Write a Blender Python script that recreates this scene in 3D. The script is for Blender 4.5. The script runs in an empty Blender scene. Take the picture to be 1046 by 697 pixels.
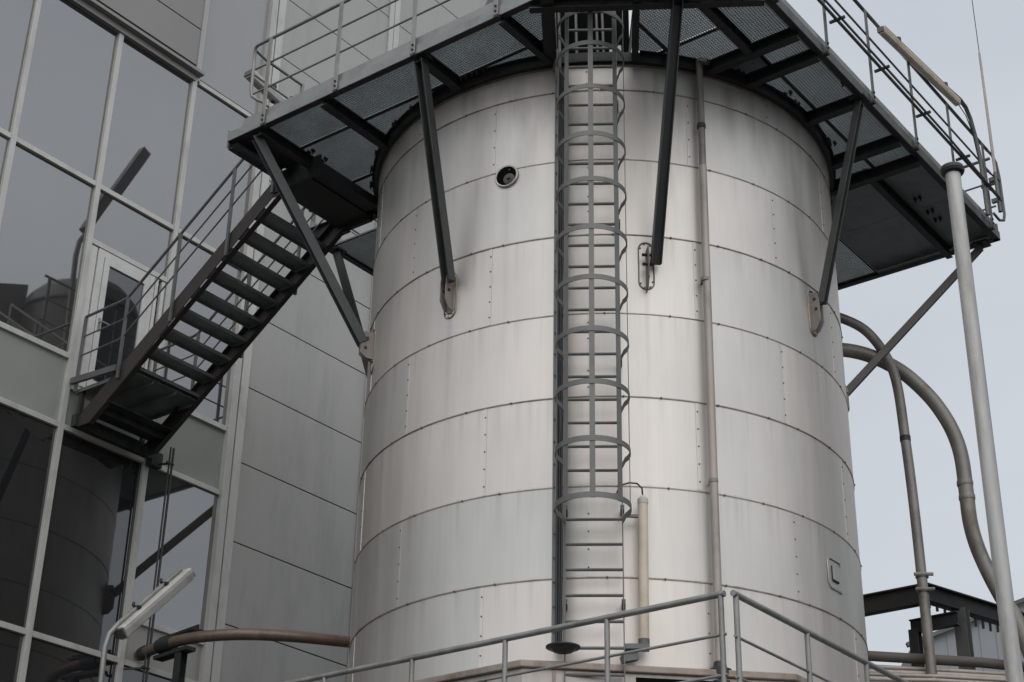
import bpy, math, random
from mathutils import Vector as V3, Matrix
random.seed(7)
C = bpy.context.scene.collection
H = 1.6                                   # camera height above the yard
PI = math.pi
A = math.radians(-34)
UX, UY = math.cos(A), math.sin(A)         # plan axes shared by the platform and the facade
VX, VY = -math.sin(A), math.cos(A)
TC = (0.0, 19.0)                          # tank axis
TR = 2.9936                               # tank radius


def W(u, v, z):
    return V3((TC[0] + u * UX + v * VX, TC[1] + u * UY + v * VY, z + H))


def P(x, y, z):
    return V3((x, y, z + H))


def CY(az, r, z):                          # point on the tank, azimuth in degrees from the camera side
    a = math.radians(az)
    return V3((TC[0] + r * math.sin(a), TC[1] - r * math.cos(a), z + H))


U3 = V3((UX, UY, 0)); W3 = V3((VX, VY, 0)); Z3 = V3((0, 0, 1))


# ------------------------------------------------------------------ mesh builder
class MB:
    def __init__(s):
        s.v = []; s.f = []; s.sm = []; s.mi = []; s.cur = 0

    def face(s, idx, smooth=False):
        s.f.append(idx); s.sm.append(smooth); s.mi.append(s.cur)

    def add(s, pts):
        n = len(s.v); s.v += [V3(p) for p in pts]; return n

    def hexa(s, p):                        # 8 points: bottom loop then top loop
        n = s.add(p)
        for q in ((3, 2, 1, 0), (4, 5, 6, 7), (0, 1, 5, 4), (1, 2, 6, 5), (2, 3, 7, 6), (3, 0, 4, 7)):
            s.face([n + i for i in q])
        return s

    def box(s, u0, u1, v0, v1, z0, z1):    # box along the plan axes
        return s.hexa([W(u0, v0, z0), W(u1, v0, z0), W(u1, v1, z0), W(u0, v1, z0),
                       W(u0, v0, z1), W(u1, v0, z1), W(u1, v1, z1), W(u0, v1, z1)])

    def wbox(s, x0, x1, y0, y1, z0, z1):
        return s.hexa([P(x0, y0, z0), P(x1, y0, z0), P(x1, y1, z0), P(x0, y1, z0),
                       P(x0, y0, z1), P(x1, y0, z1), P(x1, y1, z1), P(x0, y1, z1)])

    def prism(s, poly, vec):
        n = len(poly); vec = V3(vec)
        a = s.add(poly); b = s.add([V3(p) + vec for p in poly])
        s.face([a + i for i in range(n)][::-1]); s.face([b + i for i in range(n)])
        for i in range(n):
            j = (i + 1) % n
            s.face([a + i, a + j, b + j, b + i])
        return s

    def bar(s, p0, p1, w, h, up=Z3):        # rectangular bar, w across, h along 'up'
        p0 = V3(p0); p1 = V3(p1); d = (p1 - p0).normalized()
        x = d.cross(up)
        if x.length < 1e-4: x = d.cross(V3((0, 1, 0)))
        x.normalize(); y = x.cross(d).normalized()
        o = [-x * w / 2 - y * h / 2, x * w / 2 - y * h / 2, x * w / 2 + y * h / 2, -x * w / 2 + y * h / 2]
        return s.hexa([p0 + q for q in o] + [p1 + q for q in o])

    def profile(s, p0, p1, prof, up=Z3):    # extrude a 2-D profile (list of (across, up))
        p0 = V3(p0); p1 = V3(p1); d = (p1 - p0).normalized()
        x = d.cross(up)
        if x.length < 1e-4: x = d.cross(V3((0, 1, 0)))
        x.normalize(); y = x.cross(d).normalized()
        return s.prism([p0 + x * a + y * b for a, b in prof], p1 - p0)

    def ibeam(s, p0, p1, w, h, t=.012, up=Z3):
        a, b = w / 2, h / 2
        return s.profile(p0, p1, [(-a, -b), (a, -b), (a, -b + t), (t / 2, -b + t), (t / 2, b - t), (a, b - t), (a, b), (-a, b),
                                  (-a, b - t), (-t / 2, b - t), (-t / 2, -b + t), (-a, -b + t)], up)

    def channel(s, p0, p1, w, h, t=.012, up=Z3, flip=1):
        b = h / 2
        pr = [(0, -b), (w, -b), (w, -b + t), (t, -b + t), (t, b - t), (w, b - t), (w, b), (0, b)]
        if flip < 0: pr = [(-a, c) for a, c in pr][::-1]
        return s.profile(p0, p1, pr, up)

    def tube(s, pts, r, seg=12, cap=True, radii=None):
        pts = [V3(p) for p in pts]; n = len(pts)
        d0 = (pts[1] - pts[0]).normalized()
        ref = V3((0, 0, 1)) if abs(d0.z) < .9 else V3((0, 1, 0))
        x = d0.cross(ref).normalized(); rings = []
        for i, p in enumerate(pts):
            d = ((pts[min(i + 1, n - 1)] - pts[max(i - 1, 0)])).normalized()
            x = (x - d * x.dot(d)).normalized(); y = d.cross(x)
            rr = radii[i] if radii else r
            rings.append(s.add([p + (x * math.cos(2 * PI * k / seg) + y * math.sin(2 * PI * k / seg)) * rr for k in range(seg)]))
        for a, b in zip(rings, rings[1:]):
            for k in range(seg):
                j = (k + 1) % seg
                s.face([a + k, a + j, b + j, b + k], True)
        if cap:
            s.face([rings[0] + k for k in range(seg)][::-1]); s.face([rings[-1] + k for k in range(seg)])
        return s

    def lathe(s, base, axis, prof, seg=24):   # prof: list of (radius, height along axis)
        base = V3(base); axis = V3(axis).normalized()
        ref = V3((0, 0, 1)) if abs(axis.z) < .9 else V3((0, 1, 0))
        x = axis.cross(ref).normalized(); y = axis.cross(x)
        rings = [s.add([base + axis * h + (x * math.cos(2 * PI * k / seg) + y * math.sin(2 * PI * k / seg)) * max(r, 1e-4) for k in range(seg)]) for r, h in prof]
        for i, (a, b) in enumerate(zip(rings, rings[1:])):
            for k in range(seg):
                j = (k + 1) % seg
                s.face([a + k, a + j, b + j, b + k], False)
        s.face([rings[0] + k for k in range(seg)][::-1]); s.face([rings[-1] + k for k in range(seg)])
        return s

    def shell(s, r, z0, z1, az0=0, az1=360, seg=180, t=.004):   # thin cylinder wall round the tank axis
        n = max(2, int(seg * (az1 - az0) / 360)); full = az1 - az0 >= 360
        cnt = n if full else n + 1
        az = [az0 + (az1 - az0) * i / n for i in range(cnt)]
        o0 = s.add([CY(a, r, z0) for a in az]); o1 = s.add([CY(a, r, z1) for a in az])
        i0 = s.add([CY(a, r - t, z0) for a in az]); i1 = s.add([CY(a, r - t, z1) for a in az])
        for i in range(n):
            j = (i + 1) % cnt
            s.face([o0 + i, o0 + j, o1 + j, o1 + i], True)
            s.face([i0 + j, i0 + i, i1 + i, i1 + j], True)
            s.face([o0 + j, o0 + i, i0 + i, i0 + j]); s.face([o1 + i, o1 + j, i1 + j, i1 + i])
        if not full:
            s.face([o0, o1, i1, i0]); e = cnt - 1
            s.face([o0 + e, i0 + e, i1 + e, o1 + e])
        return s

    def build(s, name, mat, parent=None, bevel=0, origin=None):
        if origin is None:
            lo = V3([min(p[i] for p in s.v) for i in range(3)]); hi = V3([max(p[i] for p in s.v) for i in range(3)])
            origin = (lo + hi) / 2
        origin = V3(origin)
        me = bpy.data.meshes.new(name)
        me.from_pydata([p - origin for p in s.v], [], s.f)
        me.polygons.foreach_set('use_smooth', s.sm)
        for m_ in (mat if isinstance(mat, (list, tuple)) else [mat]): me.materials.append(m_)
        me.polygons.foreach_set('material_index', s.mi); me.update()
        if any(s.sm):
            try: me.set_sharp_from_angle(angle=math.radians(40))
            except Exception: pass
        o = bpy.data.objects.new(name, me); C.objects.link(o)
        if parent is not None:
            o.parent = parent
            base = parent.get('_w'); o.location = origin - V3(base)
        else:
            o.location = origin
        o['_w'] = list(origin)
        if bevel:
            m = o.modifiers.new('bevel', 'BEVEL'); m.width = bevel; m.segments = 2; m.limit_method = 'ANGLE'; m.angle_limit = math.radians(50)
        return o


def tag(o, label=None, cat=None, group=None, kind=None):
    if label: o['label'] = label
    if cat: o['category'] = cat
    if group: o['group'] = group
    if kind: o['kind'] = kind
    return o


def thing(name, label, cat, base, group=None):
    o = bpy.data.objects.new(name, None); C.objects.link(o)
    o.empty_display_size = .2; o.location = base; o['_w'] = list(base)
    return tag(o, label, cat, group)


def dup_part(src, off):                    # copy of one part, shifted inside the same thing
    c = src.copy(); C.objects.link(c)
    c.location = V3(src.location) + V3(off); c.parent = src.parent
    return c


def arc(c, a, b, r, n=8):                  # quarter bend from c+a*r to c+b*r
    return [c + (a * math.cos(t * PI / 2 / n) + b * math.sin(t * PI / 2 / n)) * r for t in range(n + 1)]


# ------------------------------------------------------------------ materials
def mat(name, col, metal=0., rough=.5, var=.15, scale=3., stretch=(1, 1, 1), dirt=None, dirt_amt=.5, dirt_scale=2.5, bump=.0, bump_scale=40, ior=1.5, rvar=.1):
    m = bpy.data.materials.new(name); m.use_nodes = True
    nt = m.node_tree; N = nt.nodes; L = nt.links; N.clear()
    out = N.new('ShaderNodeOutputMaterial'); b = N.new('ShaderNodeBsdfPrincipled'); L.new(b.outputs[0], out.inputs[0])
    g = N.new('ShaderNodeNewGeometry')
    mp = N.new('ShaderNodeMapping'); mp.inputs['Scale'].default_value = stretch; L.new(g.outputs['Position'], mp.inputs[0])
    n1 = N.new('ShaderNodeTexNoise'); n1.inputs['Scale'].default_value = scale; n1.inputs['Detail'].default_value = 6; n1.inputs['Roughness'].default_value = .6
    L.new(mp.outputs[0], n1.inputs['Vector'])
    mr = N.new('ShaderNodeMapRange'); mr.inputs[1].default_value = .3; mr.inputs[2].default_value = .7
    mr.inputs[3].default_value = 1 - var; mr.inputs[4].default_value = 1 + var; L.new(n1.outputs[0], mr.inputs[0])
    mx = N.new('ShaderNodeMix'); mx.data_type = 'RGBA'; mx.blend_type = 'MULTIPLY'; mx.inputs[0].default_value = 1
    mx.inputs[6].default_value = (*col, 1); L.new(mr.outputs[0], mx.inputs[7]); cur = mx.outputs[2]
    if dirt:
        n2 = N.new('ShaderNodeTexNoise'); n2.inputs['Scale'].default_value = dirt_scale; n2.inputs['Detail'].default_value = 8; n2.inputs['Roughness'].default_value = .7
        L.new(mp.outputs[0], n2.inputs['Vector'])
        r2 = N.new('ShaderNodeMapRange'); r2.inputs[1].default_value = .5; r2.inputs[2].default_value = .72; r2.inputs[3].default_value = 0; r2.inputs[4].default_value = dirt_amt
        L.new(n2.outputs[0], r2.inputs[0])
        m2 = N.new('ShaderNodeMix'); m2.data_type = 'RGBA'; L.new(r2.outputs[0], m2.inputs[0]); L.new(cur, m2.inputs[6]); m2.inputs[7].default_value = (*dirt, 1)
        cur = m2.outputs[2]
    L.new(cur, b.inputs['Base Color'])
    b.inputs['Metallic'].default_value = metal; b.inputs['IOR'].default_value = ior
    rr = N.new('ShaderNodeMapRange'); rr.inputs[1].default_value = .3; rr.inputs[2].default_value = .7
    rr.inputs[3].default_value = max(.01, rough - rvar); rr.inputs[4].default_value = min(1, rough + rvar); L.new(n1.outputs[0], rr.inputs[0]); L.new(rr.outputs[0], b.inputs['Roughness'])
    if bump:
        n3 = N.new('ShaderNodeTexNoise'); n3.inputs['Scale'].default_value = bump_scale; n3.inputs['Detail'].default_value = 4; L.new(mp.outputs[0], n3.inputs['Vector'])
        bp = N.new('ShaderNodeBump'); bp.inputs['Strength'].default_value = bump; bp.inputs['Distance'].default_value = .02
        L.new(n3.outputs[0], bp.inputs['Height']); L.new(bp.outputs[0], b.inputs['Normal'])
    return m


def tank_material():
    m = bpy.data.materials.new('weathered aluminium cladding'); m.use_nodes = True
    nt = m.node_tree; N = nt.nodes; L = nt.links; N.clear()
    out = N.new('ShaderNodeOutputMaterial'); b = N.new('ShaderNodeBsdfPrincipled'); L.new(b.outputs[0], out.inputs[0])
    def math_(op, a, c=None):
        n = N.new('ShaderNodeMath'); n.operation = op
        for i, x in enumerate((a, c)):
            if x is None: continue
            if isinstance(x, (int, float)): n.inputs[i].default_value = x
            else: L.new(x, n.inputs[i])
        return n.outputs[0]
    g = N.new('ShaderNodeNewGeometry'); sp = N.new('ShaderNodeSeparateXYZ'); L.new(g.outputs['Position'], sp.inputs[0])
    dx = math_('SUBTRACT', sp.outputs[0], TC[0]); dy = math_('SUBTRACT', TC[1], sp.outputs[1])
    az = math_('ARCTAN2', dx, dy)                                  # radians
    arc_m = math_('MULTIPLY', az, TR)
    zz = math_('SUBTRACT', sp.outputs[2], H)
    cb = N.new('ShaderNodeCombineXYZ'); L.new(arc_m, cb.inputs[0]); L.new(zz, cb.inputs[1])
    # sheets: one tone each
    row = math_('FLOOR', math_('DIVIDE', math_('SUBTRACT', zz, 4.51), 1.0))
    par = math_('MODULO', math_('ADD', row, 20.0), 2.0)
    col = math_('FLOOR', math_('ADD', math_('DIVIDE', math_('ADD', az, math.radians(25.4 + 180)), math.radians(45)), math_('MULTIPLY', par, .51)))
    cs = N.new('ShaderNodeCombineXYZ'); L.new(row, cs.inputs[0]); L.new(col, cs.inputs[1])
    wn = N.new('ShaderNodeTexWhiteNoise'); wn.noise_dimensions = '3D'; L.new(cs.outputs[0], wn.inputs['Vector'])
    # vertical streaks
    def streak(sx, sy, detail, scale=1):
        mp = N.new('ShaderNodeMapping'); mp.inputs['Scale'].default_value = (sx, sy, 1); L.new(cb.outputs[0], mp.inputs[0])
        n = N.new('ShaderNodeTexNoise'); n.inputs['Scale'].default_value = scale; n.inputs['Detail'].default_value = detail; n.inputs['Roughness'].default_value = .6
        L.new(mp.outputs[0], n.inputs['Vector']); return n.outputs[0]
    s1 = streak(5, .22, 5); s2 = streak(22, .5, 3); s3 = streak(.8, .5, 3); s4 = streak(1.7, .35, 6)
    def mrange(x, a, c, d, e):
        n = N.new('ShaderNodeMapRange'); n.inputs[1].default_value = a; n.inputs[2].default_value = c; n.inputs[3].default_value = d; n.inputs[4].default_value = e
        L.new(x, n.inputs[0]); return n.outputs[0]
    t = math_('MULTIPLY', mrange(s1, .3, .7, .935, 1.04), mrange(s2, .3, .7, .98, 1.02))
    t = math_('MULTIPLY', t, mrange(s3, .3, .7, .93, 1.05))
    t = math_('MULTIPLY', t, mrange(wn.outputs['Value'], 0, 1, .92, 1.05))
    # platform reflection painted in below the top edge; run-off stains under each lap joint
    run = math_('MULTIPLY', mrange(s4, .50, .68, 0, 1), mrange(zz, 9.4, 11.8, .0, .34))
    t = math_('MULTIPLY', t, math_('SUBTRACT', 1.0, run))
    fr = math_('FRACT', math_('SUBTRACT', zz, 4.53))
    under = math_('MULTIPLY', mrange(fr, .45, 1, 0, 1), mrange(streak(9, .25, 4), .50, .72, 0, .20))
    t = math_('MULTIPLY', t, math_('SUBTRACT', 1.0, under))
    for a0, zt, ln, wd, dk in ((-35.6, 8.78, 2.2, .05, .16), (9.2, 8.85, 1.3, .04, .12), (54.5, 8.85, 1.8, .05, .14), (-21.5, 10.3, 2.6, .07, .10), (21.9, 11.7, 1.2, .06, .22), (30.5, 11.8, 1.1, .10, .25), (12.5, 11.8, .7, .05, .2), (-33.8, 11.8, .8, .05, .22)):  # rust runs under strut feet and port; topmost streaks paint in beam reflections
        da = math_('ABSOLUTE', math_('MULTIPLY', math_('SUBTRACT', az, math.radians(a0)), TR))
        m1 = mrange(math_('ADD', da, math_('MULTIPLY', s2, wd * .6)), wd * .3, wd * 1.6, 1, 0)
        m2 = math_('MULTIPLY', mrange(zz, zt - ln, zt, 0, 1), mrange(zz, zt, zt + .02, 1, 0))
        t = math_('MULTIPLY', t, math_('SUBTRACT', 1.0, math_('MULTIPLY', math_('MULTIPLY', m1, m2), dk)))
    tint = math_('ADD', math_('MULTIPLY', wn.outputs['Value'], .45), math_('MULTIPLY', streak(.9, .25, 4), .75))
    tn = N.new('ShaderNodeMix'); tn.data_type = 'RGBA'; L.new(mrange(tint, .35, .85, 0, 1), tn.inputs[0])
    tn.inputs[6].default_value = (TANK_COL[0] * .965, TANK_COL[1] * 1.0, TANK_COL[2] * .99, 1); tn.inputs[7].default_value = (TANK_COL[0] * 1.03, TANK_COL[1], TANK_COL[2] * .975, 1)
    mx = N.new('ShaderNodeMix'); mx.data_type = 'RGBA'; mx.blend_type = 'MULTIPLY'; mx.inputs[0].default_value = 1
    L.new(tn.outputs[2], mx.inputs[6]); L.new(t, mx.inputs[7])
    L.new(mx.outputs[2], b.inputs['Base Color'])
    b.inputs['Metallic'].default_value = .74
    L.new(mrange(s1, .3, .7, .42, .54), b.inputs['Roughness'])
    bw = N.new('ShaderNodeBump'); bw.inputs['Strength'].default_value = .17; bw.inputs['Distance'].default_value = .05
    L.new(streak(.9, .7, 2), bw.inputs['Height'])
    bf = N.new('ShaderNodeBump'); bf.inputs['Strength'].default_value = .035; bf.inputs['Distance'].default_value = .01
    L.new(streak(60, 6, 2), bf.inputs['Height']); L.new(bw.outputs[0], bf.inputs['Normal']); L.new(bf.outputs[0], b.inputs['Normal'])
    return m


TANK_COL = (.635, .592, .553)
M = {}
M['tank'] = tank_material()
M['joint'] = mat('grimy lap joint', (.32, .262, .215), .7, .5, .3, 4, (1, 1, .6), dirt=(.07, .05, .035), dirt_amt=.8)
M['seam'] = mat('overlap seam strip', (.50, .46, .42), .9, .42, .12, 5, (1, 1, .3), dirt=(.16, .13, .10), dirt_amt=.5)
M['screw'] = mat('screw head', (.16, .14, .12), .6, .5)
M['galv'] = mat('galvanised steel', (.285, .278, .258), .55, .5, .2, 6, (1, 1, .5), dirt=(.13, .125, .115), dirt_amt=.6, bump=.05)
M['ladder'] = mat('dull ladder steel', (.172, .169, .157), .4, .55, .25, 5, (1, 1, .6), dirt=(.07, .062, .055), dirt_amt=.6, bump=.05)
M['galv_dark'] = mat('dull galvanised steel', (.155, .153, .145), .45, .55, .25, 5, dirt=(.06, .058, .055), dirt_amt=.7, bump=.05)
M['fascia'] = mat('grey painted fascia', (.27, .278, .268), .1, .55, .15, 3, (1, 1, 1), dirt=(.12, .12, .11), dirt_amt=.6)
M['kick'] = mat('weathered kick plate', (.30, .295, .28), .2, .55, .15, 3, (1, 1, 1), dirt=(.17, .155, .14), dirt_amt=.7)
M['dark'] = mat('blackened steel', (.032, .033, .033), .2, .55, .35, 5, dirt=(.06, .045, .035), dirt_amt=.6, bump=.05)
M['strut'] = mat('dark painted strut', (.050, .052, .050), .15, .5, .3, 4, (1, 1, .6), dirt=(.10, .085, .07), dirt_amt=.5, bump=.04)
M['brown2'] = mat('brown weathered strut', (.060, .052, .045), .1, .5, .25, 4, dirt=(.12, .08, .055), dirt_amt=.4, bump=.05)
M['brown'] = mat('rust brown painted steel', (.034, .027, .024), .1, .5, .25, 4, dirt=(.06, .04, .03), dirt_amt=.4, bump=.05)
M['grating'] = mat('galvanised grating', (.26, .285, .285), .5, .5, .2, 1.5, dirt=(.15, .15, .145), dirt_amt=.4)
M['plate'] = mat('galvanised floor plate', (.25, .27, .268), .35, .5, .18, 1.6, dirt=(.1, .1, .095), dirt_amt=.5, bump=.05, bump_scale=25)
M['tread'] = mat('stair tread steel', (.22, .235, .235), .35, .5, .2, 3, dirt=(.06, .058, .055), dirt_amt=.6)
M['rust'] = mat('rusty bare bracket', (.27, .235, .205), .2, .7, .25, 6, (1, 1, .35), dirt=(.11, .065, .045), dirt_amt=.8, dirt_scale=4, bump=.1)
M['pipe'] = mat('weathered grey pipe', (.25, .23, .205), .35, .5, .25, 3, (1, 1, .6), dirt=(.12, .09, .065), dirt_amt=.9, bump=.04)
M['downpipe'] = mat('stained pale downpipe', (.40, .345, .30), .25, .5, .18, 3, (1, 1, .4), dirt=(.16, .125, .10), dirt_amt=.6)
M['pole'] = mat('brushed grey vent pole', (.42, .405, .38), .4, .48, .2, 4, (2, 2, .3), dirt=(.22, .195, .17), dirt_amt=.7, bump=.05)
M['fit'] = mat('shaded fitting', (.10, .09, .08), .5, .5)  # darkened to carry the shade inside the port
M['silo'] = mat('dark silo sheet', (.07, .07, .07), .2, .5)
M['rubber'] = mat('black rubber', (.018, .018, .019), 0, .5, .2)
M['bpipe'] = mat('brown weathered pipe', (.20, .145, .112), .4, .42, .2, 3, dirt=(.07, .045, .034), dirt_amt=.8, bump=.05)
M['lamp'] = mat('yellowed lamp housing', (.62, .53, .41), 0, .4, .1, 4, dirt=(.25, .2, .15), dirt_amt=.5)
M['lampw'] = mat('grey white lamp housing', (.50, .485, .45), 0, .4, .1, 4, dirt=(.2, .17, .14), dirt_amt=.6)
M['frame'] = mat('light grey window frame', (.52, .505, .465), .1, .45, .08, 2, (1, 1, .4), dirt=(.24, .23, .21), dirt_amt=.5)
M['framew'] = mat('off white door frame', (.58, .565, .53), .0, .45, .06, 2, dirt=(.3, .29, .27), dirt_amt=.4)
M['clad'] = mat('grey sandwich panel', (.375, .36, .335), .15, .45, .07, .6, (1.6, 1.6, .3), dirt=(.22, .215, .205), dirt_amt=.5, dirt_scale=.8)
M['clad_dark'] = mat('taupe cladding panel', (.255, .24, .225), .2, .5, .08, .8)
M['gap'] = mat('dark panel joint', (.02, .02, .02), 0, .8)
M['pil'] = mat('pale pilaster', (.50, .485, .45), .15, .45, .08, 1.5, (1, 1, .4), dirt=(.25, .24, .22), dirt_amt=.5)
M['spandrel'] = mat('green grey glass spandrel', (.285, .295, .265), 0, .18, .05, .8, ior=1.6, rvar=.03)
M['glass'] = mat('tinted reflective glass', (.045, .042, .040), 0, .02, .15, .5, ior=2.95, rvar=.01, bump=.012, bump_scale=.9)
M['glassd'] = mat('dark tinted glass', (.020, .020, .021), 0, .02, .2, .6, ior=2.0, rvar=.01, bump=.012, bump_scale=.9)
M['paleglass'] = mat('pale glass panel', (.24, .235, .225), 0, .08, .05, .6, ior=2.0, rvar=.03)  # pale grey base colour, smooth surface
M['concrete'] = mat('concrete', (.27, .26, .245), 0, .85, .2, 1.2, dirt=(.15, .14, .13), dirt_amt=.6, bump=.2)
M['beige'] = mat('beige sheet metal', (.50, .455, .41), .25, .5, .12, 2, (1, 1, .5), dirt=(.22, .17, .13), dirt_amt=.6)
M['lid'] = mat('rust stained flashing', (.33, .27, .225), .3, .55, .25, 4, dirt=(.12, .075, .05), dirt_amt=.8)
M['black'] = mat('black shade fill', (.006, .006, .006), 0, .9, ior=1.1)  # flat black standing in for shade in and behind openings
M['asphalt'] = mat('asphalt yard', (.055, .055, .054), 0, .9, .25, .8, dirt=(.09, .088, .084), dirt_amt=.5, bump=.2, bump_scale=60)
M['shed'] = mat('pale corrugated sheet', (.33, .345, .355), .2, .5, .06, .5)
M['roofbrown'] = mat('brown roof sheet', (.11, .092, .078), .1, .6, .2, 1.5)
M['antenna'] = mat('antenna glass fibre', (.42, .36, .32), 0, .5)

# ------------------------------------------------------------------ setting
g = MB(); g.hexa([V3((-400, -200, -.2)), V3((400, -200, -.2)), V3((400, 900, -.2)), V3((-400, 900, -.2)),
                  V3((-400, -200, 0)), V3((400, -200, 0)), V3((400, 900, 0)), V3((-400, 900, 0))])
tag(g.build('ground', M['asphalt']), kind='structure', label='dark asphalt factory yard below the tank', cat='ground')

# ------------------------------------------------------------------ storage tank
tank = thing('storage_tank', 'huge round silver storage tank clad in riveted metal sheets', 'tank', P(0, 19, 4.45))
RINGS = [4.46, 5.51, 6.50, 7.53, 8.53, 9.53, 10.53, 11.50, 11.86]
for i in range(8):
    z0, z1 = RINGS[i], RINGS[i + 1]
    MB().shell(TR + .0035 * (i % 2), z0, z1, t=.01).build('cladding_band', M['tank'], tank)
def screws(mb, az, r, z, s=.011):
    n = V3((math.sin(math.radians(az)), -math.cos(math.radians(az)), 0))
    mb.lathe(CY(az, r - .002, z), n, [(s, 0), (s, .007), (s * .5, .011)], 7)
for i in range(1, 8):
    z = RINGS[i]
    mb = MB(); mb.shell(TR + .0085, z - .006, z + .007, t=.02)
    mb.cur = 1; a = -110
    while a < 112:
        screws(mb, a + random.uniform(-2, 2), TR + .010, z, .012); a += 11.2
    mb.build('joint_strip', [M['joint'], M['screw']], tank)
MB().shell(TR + .012, 11.84, 11.87, t=.03).build('joint_strip', M['joint'], tank)
for i in range(8):
    z0, z1 = RINGS[i] + .012, RINGS[i + 1] - .012
    off = 19.6 if i in (0, 2, 4, 6) else 41.8
    for k in range(-3, 4):
        az = off + 45 * k + random.uniform(-.4, .4)
        if abs(az) > 72: continue
        mb = MB().shell(TR + .0055, z0, z1, az - .30, az + .42, seg=1440, t=.008); mb.cur = 1; n = max(2, int((z1 - z0) / .19))
        for q in range(n):
            screws(mb, az + .1, TR + .0055, z0 + (q + .5) * (z1 - z0) / n, .0095)
        mb.build('seam_strip', [M['tank'], M['screw']], tank)
MB().lathe(P(0, 19, 11.86), Z3, [(TR - .03, 0), (TR - .03, .03), (TR * .6, .26), (TR * .3, .42), (0, .5)], 96).build('roof', M['galv_dark'], tank)
# round port with its recessed fitting
az = -21.55; n = V3((math.sin(math.radians(az)), -math.cos(math.radians(az)), 0)); z = 10.445
mb = MB(); ring = [(.122, .0), (.150, .0), (.150, .016), (.146, .028), (.137, .033), (.127, .031), (.122, .02)]
base = CY(az, TR, z); seg = 40; xx = n.cross(Z3).normalized(); rs = []
for r, h in ring + [ring[0]]:
    rs.append(mb.add([base + n * h + (xx * math.cos(2 * PI * k / seg) + Z3 * math.sin(2 * PI * k / seg)) * r for k in range(seg)]))
for a, b in zip(rs, rs[1:]):
    for k in range(seg):
        j = (k + 1) % seg; mb.face([a + k, a + j, b + j, b + k], True)
port = mb.build('access_port', M['seam'], tank)
MB().lathe(CY(az, TR + .012, z), n, [(.123, 0), (.123, .004)], 32).build('recess_shade', M['black'], port)  # black disc paints the shade of the port's depth
XS = .03 if xx.x > 0 else -.03
mb = MB(); q = CY(az, TR + .014, z - .04) + xx * XS
mb.lathe(q, n, [(.07, 0), (.07, .006), (.05, .01), (.05, .016)], 24); mb.lathe(q + n * .012, n, [(.022, 0), (.022, .022), (.012, .03)], 10)
mb.build('inner_fitting', M['fit'], port)
# small square inspection frame low on the right
mb = MB(); azc = 55.6; zc = 5.98; da = 2.9; hh = .17
path = []
for a_, z_ in ((da, .13), (da * .9, hh), (-da * .7, hh), (-da, hh * .75), (-da, -hh * .7), (-da * .7, -hh), (da, -hh), (da, -hh * .8)):
    path.append(CY(azc + a_, TR + .012, zc + z_))
mb.tube(path, .0075, 8)
fr = mb.build('inspection_frame', M['seam'], tank)
mb = MB(); mb.tube([CY(azc - 1.2, TR + .012, zc + .09), CY(azc - 1.2, TR + .012, zc - .06)], .008, 6)
mb.tube([CY(azc - 1.2, TR + .014, zc - .07), CY(azc + 1.4, TR + .014, zc - .07)], .014, 6)
mb.build('latch_strip', M['dark'], fr)
mb = MB(); mb.shell(TR + .006, zc - .15, zc + .15, azc - da + .3, azc + da - .2, seg=720, t=.01); mb.build('cover_plate', M['tank'], fr)

# strut cover plates (stadium shaped) and gussets belong to the struts below
# ------------------------------------------------------------------ access platform
plat = thing('access_platform', 'steel grating platform around the top of the tank', 'platform', W(0, 0, 11.87))
UL, UN, UR = -4.0, -3.19, 3.86
VF, VN, VB = -3.86, -2.88, 4.2
SIDE = 0
def inside(u, v):
    if SIDE and (u * UX + v * VX + .1) * SIDE < 0: return False
    if u < UN and v < VN: return False
    if math.hypot(u, v) < TR + .05: return False
    x = u * UX + v * VX; y = 19 + u * UY + v * VY
    if -.60 < x < .36 and 14.9 < y < 16.2: return False
    return UL <= u <= UR and VF <= v <= VB
def runs(fix, a, b, along_v):
    out = []; st = None; n = int((b - a) / .02)
    for i in range(n + 1):
        t = a + (b - a) * i / n
        ok = inside(fix, t) if along_v else inside(t, fix)
        if ok and st is None: st = t
        if not ok and st is not None:
            if t - st > .06: out.append((st, t - .02))
            st = None
    if st is not None and b - st > .06: out.append((st, b))
    return out
def grating(u0, u1, v0, v1, along_v, pitch=.033):
    mb = MB(); z0, z1 = 12.02, 12.055; mg = .001
    f0, f1, a, b = (u0, u1, v0, v1) if along_v else (v0, v1, u0, u1)
    t = f0 + .02
    while t < f1 - .01:
        for s, e in runs(t, a + mg, b - mg, along_v):
            if along_v: mb.box(t - .002, t + .002, s, e, z0, z1)
            else: mb.box(s, e, t - .002, t + .002, z0, z1)
        t += pitch
    t = a + .02
    while t < b - .01:
        for s, e in runs(t, f0 + mg, f1 - mg, not along_v):
            if along_v: mb.box(s, e, t - .0025, t + .0025, z0 + .003, z0 + .026)
            else: mb.box(t - .0025, t + .0025, s, e, z0 + .003, z0 + .026)
        t += pitch * 1.05
    if not mb.v: return
    gp = mb.build('grating_panel', M['grating'], plat)
    mb = MB()                                                  # bearer under the panel joints
    for q in (f0, f1 - .02):
        for s, e in runs(q + .01, a, b, along_v):
            if along_v: mb.box(q, q + .02, s, e, z0 - .012, z0 - .002)
            else: mb.box(s, e, q, q + .02, z0 - .012, z0 - .002)
    for q in (a, b - .02):
        for s, e in runs(q + .01, f0 + .021, f1 - .021, not along_v):
            if along_v: mb.box(s, e, q, q + .02, z0 - .012, z0 - .002)
            else: mb.box(q, q + .02, s, e, z0 - .012, z0 - .002)
    if mb.v: mb.build('joint_bearer', M['dark'], gp)
us = [-2.67, -1.57, -.02, 1.2, 2.35, 3.2]
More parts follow.
